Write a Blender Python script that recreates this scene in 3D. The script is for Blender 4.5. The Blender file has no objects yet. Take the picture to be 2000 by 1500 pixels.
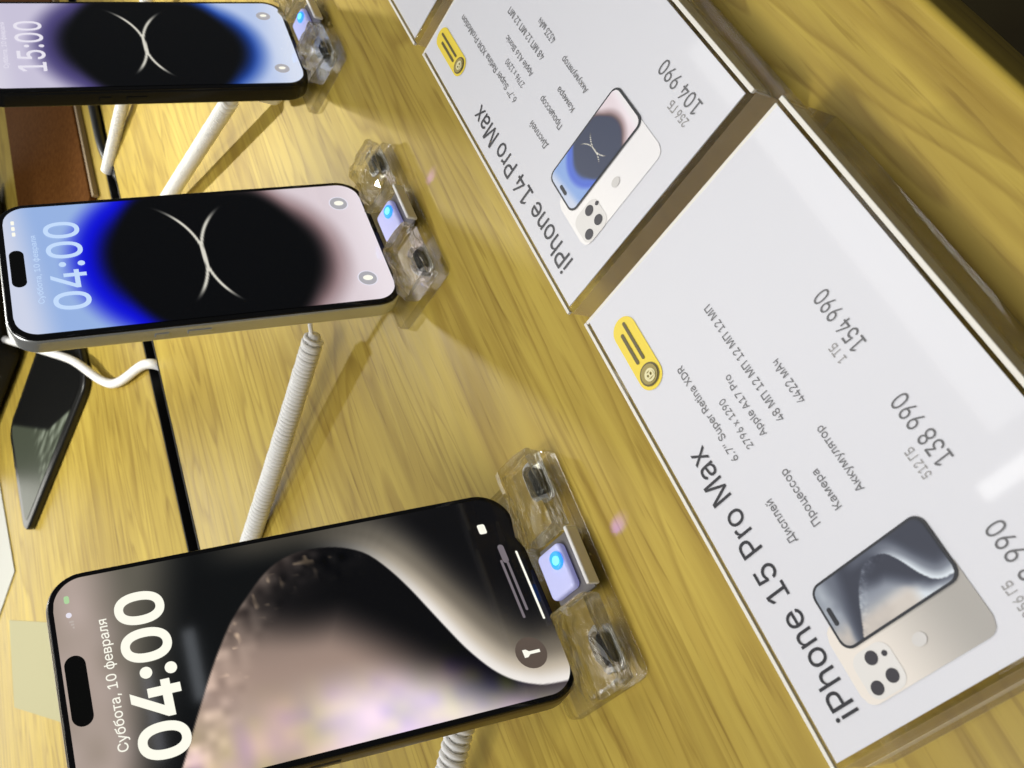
import bpy, bmesh, math, random
import numpy as np
from mathutils import Matrix, Vector, noise

scene = bpy.context.scene
C = scene.collection
random.seed(4)

# ---------------------------------------------------------------- camera
F_PX, PPX, PPY = 2081.7, -337.8, 12.1          # focal length and principal point in 2000 px of frame width
cam_d = bpy.data.cameras.new('camera')
cam = bpy.data.objects.new('camera', cam_d)
C.objects.link(cam)
R = Vector((-0.2686, -0.4421, -0.8558)).normalized()
Fw = Vector((0.5885, 0.6280, -0.5092))
Fw = (Fw - R * Fw.dot(R)).normalized()
U = R.cross(Fw)
cam.matrix_world = Matrix(((R.x, U.x, -Fw.x, -0.0481), (R.y, U.y, -Fw.y, -0.1584), (R.z, U.z, -Fw.z, 0.2545), (0, 0, 0, 1)))
cam_d.sensor_fit = 'HORIZONTAL'
cam_d.sensor_width = 36
cam_d.lens = 36 * F_PX / 2000
cam_d.shift_x = -PPX / 2000
cam_d.shift_y = PPY / 2000
cam_d.clip_start = 0.01
cam_d.clip_end = 50
cam_d.dof.use_dof = True
cam_d.dof.focus_distance = 0.37
cam_d.dof.aperture_fstop = 36
scene.camera = cam

# ---------------------------------------------------------------- world, lamps, exposure
world = bpy.data.worlds.new('World')
scene.world = world
world.use_nodes = True
bg = world.node_tree.nodes['Background']
bg.inputs[0].default_value = (0.80, 0.82, 0.80, 1)
bg.inputs[1].default_value = 0.11

def area(name, loc, target, sx, sy, power, col):
    d = bpy.data.lights.new(name, 'AREA')
    d.shape = 'RECTANGLE'; d.size = sx; d.size_y = sy; d.energy = power; d.color = col
    o = bpy.data.objects.new(name, d); C.objects.link(o)
    o.location = loc
    o.rotation_euler = (Vector(target) - Vector(loc)).to_track_quat('-Z', 'Y').to_euler()
    return o
area('ceiling_panel_lamp', (-0.42, 0.18, 1.9), (0.03, 0.1, 0), 1.1, 1.1, 21.5, (1.0, 0.985, 0.97))
area('ceiling_front_lamp', (1.65, 0.30, 2.3), (1.65, 0.30, 0), 1.5, 0.94, 15, (1.0, 0.99, 0.97))
area('added_glare_panel', (3.4, 5.2, 1.5), (0.4, 0.5, 0), 3.6, 2.0, 80, (1.0, 0.98, 0.90))  # unseen panel added to put glare on the far table
area('ceiling_strip_lamp', (0.805, 0.70, 2.3), (0.805, 0.70, 0), 0.045, 0.34, 0.48, (1.0, 0.99, 0.95))
def spot(name, loc, target, power, deg, col, soft):
    d = bpy.data.lights.new(name, 'SPOT')
    d.energy = power; d.spot_size = math.radians(deg); d.spot_blend = 1.0; d.shadow_soft_size = soft; d.color = col
    o = bpy.data.objects.new(name, d); C.objects.link(o); o.location = loc
    o.rotation_euler = (Vector(target) - Vector(loc)).to_track_quat('-Z', 'Y').to_euler()
spot('key_or_fill_spot', (1.29, 0.93, 1.22), (0.55, 0.19, 0), 140, 16, (1.0, 0.97, 0.84), 0.022)
spot('key_or_fill_spot', (1.33, 1.02, 1.22), (0.26, -0.12, 0), 36, 28, (1.0, 0.98, 0.93), 0.06)
spot('key_or_fill_spot', (0.55, 1.00, 1.60), (0.40, 0.58, 0), 115, 30, (1.0, 0.98, 0.88), 0.05)  # added fill, lightens the far side of the table

spot('key_or_fill_spot', (-0.40, 0.35, 1.60), (0.08, -0.10, 0), 46, 20, (1.0, 0.98, 0.95), 0.16)  # added fill, brightens the price cards and the front strip
area('shelf_lamp', (1.00, -2.50, 0.840), (0.95, 0.0, 0.80), 0.21, 0.034, 0.09, (0.86, 0.92, 1.0))
area('shelf_lamp', (0.90, -2.50, 0.985), (0.85, 0.0, 0.95), 0.26, 0.030, 0.075, (0.84, 0.86, 1.0))

scene.view_settings.view_transform = 'Standard'
scene.view_settings.look = 'None'
scene.view_settings.exposure = 0
scene.view_settings.gamma = 1
scene.view_settings.use_curve_mapping = False
scene.render.engine = 'CYCLES'
scene.cycles.use_denoising = True
scene.cycles.max_bounces = 12
scene.cycles.transmission_bounces = 10
scene.cycles.transparent_max_bounces = 10

# ---------------------------------------------------------------- helpers
def lin(c):
    return tuple(((x / 255) / 12.92 if x / 255 <= 0.04045 else ((x / 255 + 0.055) / 1.055) ** 2.4) for x in c)

def mat(name, col, rough=0.5, metal=0.0, coat=0.0, emit=None, es=0.0, trans=0.0, ior=1.45, spec=0.5):
    m = bpy.data.materials.new(name); m.use_nodes = True
    b = m.node_tree.nodes['Principled BSDF']
    b.inputs['Base Color'].default_value = (*col, 1)
    b.inputs['Roughness'].default_value = rough
    b.inputs['Metallic'].default_value = metal
    b.inputs['IOR'].default_value = ior
    b.inputs['Specular IOR Level'].default_value = spec
    b.inputs['Coat Weight'].default_value = coat
    b.inputs['Coat Roughness'].default_value = 0.04
    b.inputs['Transmission Weight'].default_value = trans
    if emit:
        b.inputs['Emission Color'].default_value = (*emit, 1)
        b.inputs['Emission Strength'].default_value = es
    return m

def attr_mat(name, emissive, strength=1.0, rough=0.08, coat=0.0, spec=0.5):
    m = bpy.data.materials.new(name); m.use_nodes = True
    nt = m.node_tree; b = nt.nodes['Principled BSDF']
    a = nt.nodes.new('ShaderNodeAttribute'); a.attribute_name = 'Col'
    b.inputs['Roughness'].default_value = rough
    b.inputs['Coat Weight'].default_value = coat
    b.inputs['Coat Roughness'].default_value = 0.05
    b.inputs['Specular IOR Level'].default_value = spec
    if emissive:
        b.inputs['Base Color'].default_value = (0.004, 0.004, 0.004, 1)
        nt.links.new(a.outputs['Color'], b.inputs['Emission Color'])
        b.inputs['Emission Strength'].default_value = strength
    else:
        nt.links.new(a.outputs['Color'], b.inputs['Base Color'])
    return m

def wood_mat(name, light, mid, dark, scale=1.0, fine=1.0):
    m = bpy.data.materials.new(name); m.use_nodes = True
    nt = m.node_tree; N = nt.nodes; L = nt.links; b = N['Principled BSDF']
    tc = N.new('ShaderNodeTexCoord')
    def noise_node(sx, sy, det, dist, rough=0.55):
        mp = N.new('ShaderNodeMapping'); mp.inputs['Scale'].default_value = (sx, sy, sy)
        mp.inputs['Location'].default_value = (random.random() * 9, random.random() * 9, 0)
        L.new(tc.outputs['Object'], mp.inputs['Vector'])
        n = N.new('ShaderNodeTexNoise'); n.inputs['Scale'].default_value = 1; n.inputs['Detail'].default_value = det
        n.inputs['Distortion'].default_value = dist; n.inputs['Roughness'].default_value = rough
        L.new(mp.outputs['Vector'], n.inputs['Vector'])
        return n
    def ramp(src, stops):
        r = N.new('ShaderNodeValToRGB'); e = r.color_ramp.elements
        while len(e) < len(stops): e.new(0.5)
        for k, (p, c) in enumerate(stops): e[k].position = p; e[k].color = (*c, 1)
        L.new(src, r.inputs['Fac']); return r
    def mixc(fac, a, bb, mode='MIX'):
        x = N.new('ShaderNodeMix'); x.data_type = 'RGBA'; x.blend_type = mode
        if isinstance(fac, float): x.inputs['Factor'].default_value = fac
        else: L.new(fac, x.inputs['Factor'])
        L.new(a, x.inputs[6]); L.new(bb, x.inputs[7]); return x.outputs[2]
    broad = noise_node(3.2 * scale, 42 * scale, 3, 1.1)
    grain = noise_node(7 * scale, 150 * scale, 5, 0.5, 0.62)
    pores = noise_node(26 * scale, 480 * scale, 3, 0.15, 0.5)
    blot = noise_node(6, 14, 3, 0.5)
    c0 = ramp(broad.outputs['Fac'], [(0.30, mid), (0.52, light), (0.72, mid)])
    g = ramp(grain.outputs['Fac'], [(0.33, (0, 0, 0)), (0.55, (1, 1, 1))])
    c1n = N.new('ShaderNodeMix'); c1n.data_type = 'RGBA'; L.new(g.outputs['Color'], c1n.inputs['Factor'])
    c1n.inputs[6].default_value = (*dark, 1); L.new(c0.outputs['Color'], c1n.inputs[7])
    md = mixc(0.36 * fine, c0.outputs['Color'], c1n.outputs[2])
    p = ramp(pores.outputs['Fac'], [(0.30, (0.66, 0.60, 0.50)), (0.42, (1, 1, 1))])
    md = mixc(0.75 * fine, md, mixc(1.0, md, p.outputs['Color'], 'MULTIPLY'))
    ring_n = noise_node(2.2, 26, 2.5, 0.8)
    mu = N.new('ShaderNodeMath'); mu.operation = 'MULTIPLY'; mu.inputs[1].default_value = 11.0; L.new(ring_n.outputs['Fac'], mu.inputs[0])
    fr = N.new('ShaderNodeMath'); fr.operation = 'FRACT'; L.new(mu.outputs[0], fr.inputs[0])
    rg = ramp(fr.outputs[0], [(0.0, (1.05, 1.05, 1.06)), (0.55, (0.97, 0.96, 0.94)), (0.86, (0.62, 0.54, 0.42)), (1.0, (1.04, 1.04, 1.05))])
    md = mixc(0.58, md, mixc(1.0, md, rg.outputs['Color'], 'MULTIPLY'))
    bl = ramp(blot.outputs['Fac'], [(0.28, (0.80, 0.76, 0.68)), (0.70, (1.12, 1.12, 1.14))])
    md = mixc(1.0, md, bl.outputs['Color'], 'MULTIPLY')
    L.new(md, b.inputs['Base Color'])
    rr = N.new('ShaderNodeMapRange'); rr.inputs['To Min'].default_value = 0.34; rr.inputs['To Max'].default_value = 0.52
    L.new(grain.outputs['Fac'], rr.inputs['Value']); L.new(rr.outputs['Result'], b.inputs['Roughness'])
    b.inputs['Specular IOR Level'].default_value = 0.3
    bu = N.new('ShaderNodeBump'); bu.inputs['Strength'].default_value = 0.25; bu.inputs['Distance'].default_value = 0.0006
    L.new(grain.outputs['Fac'], bu.inputs['Height']); L.new(bu.outputs['Normal'], b.inputs['Normal'])
    return m

def noisy_mat(name, c1, c2, scale, rough, bump=0.2, dist=0.0008):
    m = mat(name, c1, rough); nt = m.node_tree; N = nt.nodes; L = nt.links; b = N['Principled BSDF']
    tc = N.new('ShaderNodeTexCoord'); n = N.new('ShaderNodeTexNoise'); n.inputs['Scale'].default_value = scale; n.inputs['Detail'].default_value = 6
    L.new(tc.outputs['Object'], n.inputs['Vector'])
    r = N.new('ShaderNodeValToRGB'); r.color_ramp.elements[0].position = 0.35; r.color_ramp.elements[1].position = 0.65
    r.color_ramp.elements[0].color = (*c1, 1); r.color_ramp.elements[1].color = (*c2, 1)
    L.new(n.outputs['Fac'], r.inputs['Fac']); L.new(r.outputs['Color'], b.inputs['Base Color'])
    bu = N.new('ShaderNodeBump'); bu.inputs['Strength'].default_value = bump; bu.inputs['Distance'].default_value = dist
    L.new(n.outputs['Fac'], bu.inputs['Height']); L.new(bu.outputs['Normal'], b.inputs['Normal'])
    return m

def thing(name, label, cat, mw=None, group=None):
    o = bpy.data.objects.new(name, None); C.objects.link(o)
    o.empty_display_size = 0.02
    if mw is not None: o.matrix_world = mw
    o['label'] = label; o['category'] = cat
    if group: o['group'] = group
    return o

def tag(o, label, cat, group=None):
    o['label'] = label; o['category'] = cat
    if group: o['group'] = group
    return o

def link(name, me, m, parent=None, smooth=True, loc=None, label=None):
    o = bpy.data.objects.new(name, me); C.objects.link(o)
    if m is not None:
        me.materials.clear(); me.materials.append(m)
    if parent is not None: o.parent = parent
    if loc is not None: o.location = loc
    if smooth:
        for p in me.polygons: p.use_smooth = True
    if label: o['label'] = label
    return o

def rr_outline(w, h, r, n=10, cx=0.0, cy=0.0):
    r = min(r, w / 2 - 1e-6, h / 2 - 1e-6)
    pts = []
    for (sx, sy, a0) in ((1, 1, 0), (-1, 1, 90), (-1, -1, 180), (1, -1, 270)):
        for k in range(n + 1):
            a = math.radians(a0 + 90 * k / n)
            pts.append((cx + sx * (w / 2 - r) + r * math.cos(a), cy + sy * (h / 2 - r) + r * math.sin(a)))
    return pts

def slab_mesh(name, w, h, r, z0, z1, bev=0.0, n=10, cx=0.0, cy=0.0, bseg=4):
    """rounded slab between z0 and z1, edges rounded by bev"""
    loops = []
    if bev > 0:
        for k in range(bseg + 1):
            a = math.pi / 2 * k / bseg
            loops.append((bev * (1 - math.sin(a)), z0 + bev * (1 - math.cos(a))))
        for k in range(bseg + 1):
            a = math.pi / 2 * (1 - k / bseg)
            loops.append((bev * (1 - math.sin(a)), z1 - bev * (1 - math.cos(a))))
    else:
        loops = [(0, z0), (0, z1)]
    verts, faces = [], []
    for ins, z in loops:
        for (x, y) in rr_outline(w - 2 * ins, h - 2 * ins, max(r - ins, 1e-5), n, cx, cy):
            verts.append((x, y, z))
    m = 4 * (n + 1)
    for i in range(len(loops) - 1):
        for j in range(m):
            faces.append((i * m + j, i * m + (j + 1) % m, (i + 1) * m + (j + 1) % m, (i + 1) * m + j))
    faces.append(tuple(range(m - 1, -1, -1)))
    faces.append(tuple(range((len(loops) - 1) * m, len(loops) * m)))
    me = bpy.data.meshes.new(name); me.from_pydata(verts, [], faces); me.update()
    return me

def flat_smooth(o, ang=35):
    me = o.data
    for p in me.polygons: p.use_smooth = True
    try: me.set_sharp_from_angle(angle=math.radians(ang))
    except Exception: pass
    return o

def tube_mesh(name, pts, rad, seg=10):
    pts = [Vector(p) for p in pts]
    verts, faces = [], []
    t = (pts[1] - pts[0]).normalized()
    up = Vector((0, 0, 1)) if abs(t.z) < 0.9 else Vector((1, 0, 0))
    nrm = t.cross(up).normalized()
    for i, p in enumerate(pts):
        t = (pts[min(i + 1, len(pts) - 1)] - pts[max(i - 1, 0)]).normalized()
        nrm = (nrm - t * nrm.dot(t)).normalized(); bn = t.cross(nrm)
        rr = rad(i / (len(pts) - 1)) if callable(rad) else rad
        for k in range(seg):
            a = 2 * math.pi * k / seg
            verts.append(p + nrm * (rr * math.cos(a)) + bn * (rr * math.sin(a)))
    for i in range(len(pts) - 1):
        for k in range(seg):
            faces.append((i * seg + k, i * seg + (k + 1) % seg, (i + 1) * seg + (k + 1) % seg, (i + 1) * seg + k))
    faces.append(tuple(range(seg - 1, -1, -1))); faces.append(tuple(range((len(pts) - 1) * seg, len(pts) * seg)))
    me = bpy.data.meshes.new(name); me.from_pydata([tuple(v) for v in verts], [], faces); me.update()
    return me

def spline(ctrl, n=24):
    c = [Vector(p) for p in ctrl]; c = [c[0] * 2 - c[1]] + c + [c[-1] * 2 - c[-2]]
    out = []
    for i in range(1, len(c) - 2):
        p0, p1, p2, p3 = c[i - 1:i + 3]
        for k in range(n):
            t = k / n
            out.append(0.5 * ((2 * p1) + (p2 - p0) * t + (2 * p0 - 5 * p1 + 4 * p2 - p3) * t * t + (3 * p1 - p0 - 3 * p2 + p3) * t ** 3))
    out.append(c[-2]); return out

import os
FONT = None
try:
    _d = bpy.utils.system_resource('DATAFILES', path='fonts')          # the sans serif that ships with Blender
    FONT = bpy.data.fonts.load(os.path.join(_d, 'Inter.woff2'))
except Exception:
    FONT = None

def text_mesh(s, bold=0.0):
    """lettering as filled outlines; glyph strokes that overlap are filled one by one"""
    cu = bpy.data.curves.new('lettering', 'FONT'); cu.body = s; cu.size = 1
    if FONT: cu.font = FONT
    o = bpy.data.objects.new('lettering', cu); C.objects.link(o)
    bpy.context.view_layer.update()
    cc = o.to_curve(bpy.context.evaluated_depsgraph_get())
    polys = []
    for sp in cc.splines:
        pts = []
        if sp.type == 'BEZIER':
            bp = sp.bezier_points; n = len(bp)
            for i in range(n):
                p, q = bp[i], bp[(i + 1) % n]
                a0, a1, a2, a3 = p.co, p.handle_right, q.handle_left, q.co
                chord = (a3 - a0).length
                bend = (a1 - a0).cross(a3 - a0).length + (a2 - a3).cross(a0 - a3).length
                k = 1 if bend < 1e-6 * max(chord, 1e-9) or bend < 1e-7 else 5
                for j in range(k):
                    t = j / k
                    c = a0 * (1 - t) ** 3 + a1 * 3 * t * (1 - t) ** 2 + a2 * 3 * t * t * (1 - t) + a3 * t ** 3
                    pts.append((c.x, c.y))
        else:
            pts = [(p.co.x, p.co.y) for p in sp.points]
        out = []
        for p in pts:
            if not out or math.hypot(p[0] - out[-1][0], p[1] - out[-1][1]) > 1e-5: out.append(p)
        if len(out) > 2 and math.hypot(out[0][0] - out[-1][0], out[0][1] - out[-1][1]) < 1e-5: out.pop()
        if len(out) > 2: polys.append(out)
    o.to_curve_clear(); bpy.data.objects.remove(o); bpy.data.curves.remove(cu)
    def area2(p): return sum(p[i][0] * p[(i + 1) % len(p)][1] - p[(i + 1) % len(p)][0] * p[i][1] for i in range(len(p)))
    sgn = 1 if area2(max(polys, key=lambda p: abs(area2(p)))) > 0 else -1
    if bold:
        grown = []
        for p in polys:
            n = len(p); g = []
            for i in range(n):
                (ax, ay), (bx, by), (cx, cy) = p[i - 1], p[i], p[(i + 1) % n]
                d1 = Vector((bx - ax, by - ay)).normalized(); d2 = Vector((cx - bx, cy - by)).normalized()
                n1 = Vector((d1.y, -d1.x)); n2 = Vector((d2.y, -d2.x)); m = n1 + n2
                m = m / max(0.5, m.length_squared / 2)
                g.append((bx + m.x * bold * sgn, by + m.y * bold * sgn))
            grown.append(g)
        polys = grown
    from mathutils.geometry import delaunay_2d_cdt
    verts, faces = [], []
    polys.sort(key=lambda p: min(q[0] for q in p))
    runs, right = [], -1e9                       # letters one by one: outlines that overlap in x belong together
    for p in polys:
        if min(q[0] for q in p) > right: runs.append([])
        runs[-1].append(p); right = max(right, max(q[0] for q in p))
    for run in runs:
        vs, es = [], []
        for p in run:
            k = len(vs); n = len(p); vs += [Vector(q) for q in p]; es += [(k + i, k + (i + 1) % n) for i in range(n)]
        ov, _, of = delaunay_2d_cdt(vs, es, [], 0, 1e-6)[:3]
        P = np.array([tuple(v) for v in ov]); cen = np.array([P[list(t)].mean(0) for t in of])
        wind = np.zeros(len(of))
        for p in run:                            # non-zero winding decides what is ink
            A = np.array(p); B = np.roll(A, -1, 0)
            y, x = cen[:, 1:2], cen[:, 0:1]
            cr = (B[:, 0] - A[:, 0]) * (y - A[:, 1]) - (x - A[:, 0]) * (B[:, 1] - A[:, 1])
            wind += ((A[:, 1] <= y) & (B[:, 1] > y) & (cr > 0)).sum(1) - ((A[:, 1] > y) & (B[:, 1] <= y) & (cr < 0)).sum(1)
        base = len(verts); verts += [(x, y, 0.0) for x, y in P]
        for t, w in zip(of, wind):
            if w:
                (x1, y1), (x2, y2), (x3, y3) = P[list(t)]
                t = tuple(base + i for i in t)
                faces.append(t if (x2 - x1) * (y3 - y1) - (x3 - x1) * (y2 - y1) > 0 else t[::-1])
    me = bpy.data.meshes.new('lettering'); me.from_pydata(verts, [], faces); me.update()
    return me

def put_text(name, s, m, parent, u0, u1, vtop, vbot, z, bold=0.0):
    """lettering fitted between u0..u1 and vtop..vbot (mm, v measured down) on the local XY plane"""
    me = text_mesh(s, bold); n = len(me.vertices)
    co = np.empty(n * 3); me.vertices.foreach_get('co', co); co = co.reshape(-1, 3)
    lo, hi = co.min(0), co.max(0)
    co[:, 0] = (u0 + (co[:, 0] - lo[0]) / (hi[0] - lo[0]) * (u1 - u0)) / 1000
    co[:, 1] = -(vbot + (co[:, 1] - lo[1]) / (hi[1] - lo[1]) * (vtop - vbot)) / 1000
    co[:, 2] += z
    me.vertices.foreach_set('co', co.ravel()); me.update()
    return link(name, me, m, parent, smooth=False)

def flat_shape(name, pts, m, parent, z):
    me = bpy.data.meshes.new(name)
    me.from_pydata([(x / 1000, -y / 1000, z) for x, y in pts][::-1], [], [tuple(range(len(pts)))]); me.update()
    return link(name, me, m, parent, smooth=False)

def disc(name, u, v, r, m, parent, z, n=24, ry=None):
    return flat_shape(name, [(u + r * math.cos(2 * math.pi * k / n), v + (ry or r) * math.sin(2 * math.pi * k / n)) for k in range(n)], m, parent, z)

def ring(name, u, v, r, w, m, parent, z, n=28):
    vs, fs = [], []
    for k in range(n):
        a = 2 * math.pi * k / n
        for q in (r, r - w): vs.append(((u + q * math.cos(a)) / 1000, -(v + q * math.sin(a)) / 1000, z))
    for k in range(n):
        a, b = 2 * k, 2 * ((k + 1) % n); fs.append((a, a + 1, b + 1, b))
    me = bpy.data.meshes.new(name); me.from_pydata(vs, [], fs); me.update()
    return link(name, me, m, parent, smooth=False)

def pill(name, u0, u1, v0, v1, m, parent, z, r=None):
    pts = rr_outline(u1 - u0, v1 - v0, r if r else min(u1 - u0, v1 - v0) / 2, 8, (u0 + u1) / 2, (v0 + v1) / 2)
    return flat_shape(name, pts[::-1], m, parent, z)

def picture_mesh(name, w, h, r, colour, step, u_off=0.0, v_off=0.0, z=0.0, uscale=1.0, vscale=1.0):
    """flat rounded panel (mm) coloured per vertex by colour(u, v) in sRGB 0..255"""
    nx, ny = max(8, int(w / step)), max(8, int(h / step))
    tv = np.linspace(0, h, ny + 1)
    d = np.clip(np.maximum(r - tv, tv - (h - r)), 0, r)
    hw = w / 2 - r + np.sqrt(np.maximum(r * r - d * d, 0))
    tu = np.linspace(-1, 1, nx + 1)
    uu = w / 2 + hw[:, None] * tu[None, :]; vv = np.repeat(tv[:, None], nx + 1, 1)
    rgb = np.clip(colour(uu * uscale, vv * vscale) / 255, 0, 1)
    rgb = np.where(rgb <= 0.04045, rgb / 12.92, ((rgb + 0.055) / 1.055) ** 2.4)
    co = np.stack([(u_off + uu) / 1000, -(v_off + vv) / 1000, np.full_like(uu, z)], -1).reshape(-1, 3)
    idx = np.arange((nx + 1) * (ny + 1)).reshape(ny + 1, nx + 1)
    f = np.stack([idx[1:, :-1], idx[1:, 1:], idx[:-1, 1:], idx[:-1, :-1]], -1).reshape(-1, 4)
    me = bpy.data.meshes.new(name)
    me.vertices.add(len(co)); me.vertices.foreach_set('co', co.ravel())
    me.loops.add(len(f) * 4); me.loops.foreach_set('vertex_index', f.ravel())
    me.polygons.add(len(f)); me.polygons.foreach_set('loop_start', np.arange(0, len(f) * 4, 4))
    me.polygons.foreach_set('loop_total', np.full(len(f), 4))
    me.update(calc_edges=True)
    a = me.color_attributes.new('Col', 'FLOAT_COLOR', 'POINT')
    a.data.foreach_set('color', np.concatenate([rgb.reshape(-1, 3), np.ones((len(co), 1))], 1).ravel())
    return me

def sm(a, b, x):
    t = np.clip((x - a) / (b - a), 0, 1); return t * t * (3 - 2 * t)

def mixa(a, b, t):
    return a * (1 - t[..., None]) + np.array(b, float) * t[..., None] if not isinstance(b, np.ndarray) or b.ndim == 1 else a * (1 - t[..., None]) + b * t[..., None]

def vnoise(u, v, s, seed=0):
    """smooth value noise on numpy arrays"""
    rng = np.random.default_rng(seed); g = rng.random((64, 64))
    x, y = u / s, v / s
    xi, yi = np.floor(x).astype(int), np.floor(y).astype(int)
    fx, fy = x - xi, y - yi; fx = fx * fx * (3 - 2 * fx); fy = fy * fy * (3 - 2 * fy)
    a = g[yi % 64, xi % 64]; b = g[yi % 64, (xi + 1) % 64]; c = g[(yi + 1) % 64, xi % 64]; d = g[(yi + 1) % 64, (xi + 1) % 64]
    return (a * (1 - fx) + b * fx) * (1 - fy) + (c * (1 - fx) + d * fx) * fy

# ---------------------------------------------------------------- wallpapers (display pictures, mm from the phone's upper left corner)
ARC = [(-6, 24.5), (2, 28.3), (9.3, 32.4), (17, 36.4), (25.9, 41.1), (35.5, 46.4), (45.1, 52.5), (50.6, 56.7), (55.5, 61.5), (61.2, 67.4), (65.8, 74.2), (68.2, 83.0),
       (67.6, 92.4), (65.6, 99.2), (61.9, 105.1), (55.0, 110.4), (47.2, 114.8), (39.5, 118.4), (31.7, 122.0), (23.5, 126.0), (16.4, 130.6), (12.2, 134.4), (9.3, 138.4), (7.0, 143.5), (5.8, 149.5), (5.0, 170)]

def arc_dist(u, v, A=ARC):
    P = np.array([tuple(p) for p in spline([(x, y, 0) for x, y in A], 3)])[:, :2]
    best = np.full(u.shape, 1e9); tpar = np.zeros(u.shape); side = np.zeros(u.shape)
    acc = 0.0; lens = np.linalg.norm(np.diff(P, axis=0), axis=1); tot = lens.sum()
    for k in range(len(P) - 1):
        a, b = P[k], P[k + 1]; d = b - a; L2 = d @ d
        t = np.clip(((u - a[0]) * d[0] + (v - a[1]) * d[1]) / L2, 0, 1)
        dx, dy = u - a[0] - t * d[0], v - a[1] - t * d[1]
        ds = np.hypot(dx, dy); cr = d[0] * dy - d[1] * dx
        m = ds < best
        best = np.where(m, ds, best); tpar = np.where(m, (acc + t * lens[k]) / tot, tpar); side = np.where(m, np.sign(cr), side)
        acc += lens[k]
    return best * side, tpar          # positive side: inside the curve (lower left)

def titan(u, v):
    s, t = arc_dist(u, v)
    n1 = vnoise(u, v, 3.0, 1); n2 = vnoise(u, v, 9.0, 2); n3 = vnoise(u, v, 2.0, 5)
    # behind the curve, upper part: taupe at the top fading to black towards the curve
    base = np.zeros(u.shape + (3,)) + np.array((172, 156, 146))
    base += ((n2 - 0.5) * 26)[..., None] * np.array((1.0, 0.9, 1.05))
    x = v - 0.30 * (76 - u) * -1 - 22          # tilt: right side stays light longer
    k = sm(0, 36, v + (38 - u) * 0.22 - 16)
    base = mixa(base, (96, 92, 82), sm(10, 30, v + (u - 38) * 0.05))
    base = mixa(base, (9, 11, 13), sm(19, 42, v + (40 - u) * 0.26))
    rt = sm(63, 75, u) * sm(44, 70, v)
    base = mixa(base, (70, 66, 58), rt * 0.85)
    # bright band outside the lower part of the curve
    d_out = np.maximum(-s, 0)
    low = sm(0.44, 0.60, t)
    width = 13 + 9 * sm(0.5, 0.85, t)
    band = np.exp(-(d_out / (width * 0.62)) ** 1.35)
    out2 = np.zeros_like(base) + np.array((10, 10, 13))
    out2 = mixa(out2, (112, 104, 92), sm(0.02, 0.45, band))
    out2 = mixa(out2, (196, 184, 166), sm(0.40, 0.80, band))
    out2 = mixa(out2, (240, 234, 228), sm(0.72, 1.0, band))
    out2 = mixa(out2, (128, 121, 108), 0.55 * sm(22, 8, d_out) * sm(0.40, 0.5, t) * sm(0.70, 0.55, t))
    out = base * (1 - low[..., None]) + out2 * low[..., None]
    # inside the curve
    D = np.abs(arc_dist(u, v, ARC[11:])[0])               # distance to the lower limb only
    ins = np.zeros_like(base) + np.array((238, 220, 228))
    ins = mixa(ins, (196, 172, 158), sm(88, 62, v))
    ins = mixa(ins, (158, 136, 124), sm(10, 30, u + (v - 90) * 0.04))
    ins = mixa(ins, (112, 98, 90), sm(28, 52, u))
    lit = sm(3, 33, D + (27 - u) * 0.56)
    ins = mixa(np.zeros_like(base) + np.array((5, 5, 8)), ins, lit)
    ins += (np.exp(-np.maximum(s, 0) / 7.0) * (1 - sm(0.40, 0.52, t)))[..., None] * np.array((74, 64, 56)) * (1 - lit * 0.7)[..., None]
    gl = sm(30, 6, u)
    ins += ((n1 - 0.5) * 62 * sm(15, 1, np.abs(s)) * (1 - low))[..., None] * np.array((1.1, 1, 0.9))
    spk = np.clip(n3 - 0.78, 0, 1) * 6 * sm(14, 1.5, s) * sm(44, 56, v) * (1 - low)
    ins += spk[..., None] * np.array((60, 52, 40))
    n4 = vnoise(u, v, 5.0, 9)
    ins += ((n2 - 0.5) * 34 * gl)[..., None] * np.array((1.0, 0.5, 1.3)) + ((n4 - 0.5) * 30 * gl)[..., None] * np.array((0.9, 1.0, -0.4))
    e = sm(-0.35, 0.35, s)
    return out * (1 - e[..., None]) + ins * e[..., None]

def orbs(u, v, top, top_mid, bot, bot_mid, shift=0.0):
    """dark double-circle picture: pale ends, dark round middle, two thin crossing arcs"""
    cx1, cy1, cx2, cy2, rr = 39.0, 76.0, 34.0, 97.0, 36.0
    d1 = np.hypot(u - cx1, (v - cy1)) - rr
    d2 = np.hypot(u - cx2, (v - cy2)) - rr
    d = np.minimum(d1, d2)
    mid = np.abs(u - 38.8) / 38.8
    d = d - 0.0 * mid
    inb = sm(20, 40, np.abs(v - 86))
    d = d - 8 * (1 - inb)
    up = v < 86
    pal = np.zeros(u.shape + (3,))
    T = mixa(np.zeros(u.shape + (3,)) + np.array(top[0]), top[1], sm(4, 20, v + (u - 38) * 0.10))
    T = mixa(T, top_mid, sm(19, 4.5, d))
    B = mixa(np.zeros(u.shape + (3,)) + np.array(bot[0]), bot[1], sm(158, 138, v + (38 - u) * 0.08))
    B = mixa(B, bot_mid, sm(15, 1.0, d))
    w = sm(78, 94, v)
    pal = T * (1 - w[..., None]) + B * w[..., None]
    pal = mixa(pal, (1, 2, 5), sm(6.5, -6.0, d))
    # thin arcs
    def arc(cx, cy, r, u0, u1, sgn):
        q = np.abs(np.hypot(u - cx, v - cy) - r)
        f = sm(0.95, 0.25, q) * sm(u0, u0 + 10, u) * sm(u1, u1 - 12, u) * (np.sign(v - cy) == sgn)
        return f
    a = arc(36, 42.5, 39.6, 11, 70, 1) + arc(38, 121.0, 39.6, 9, 68, -1)
    return mixa(pal, (232, 228, 214), np.clip(a, 0, 1) * 0.95)

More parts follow.
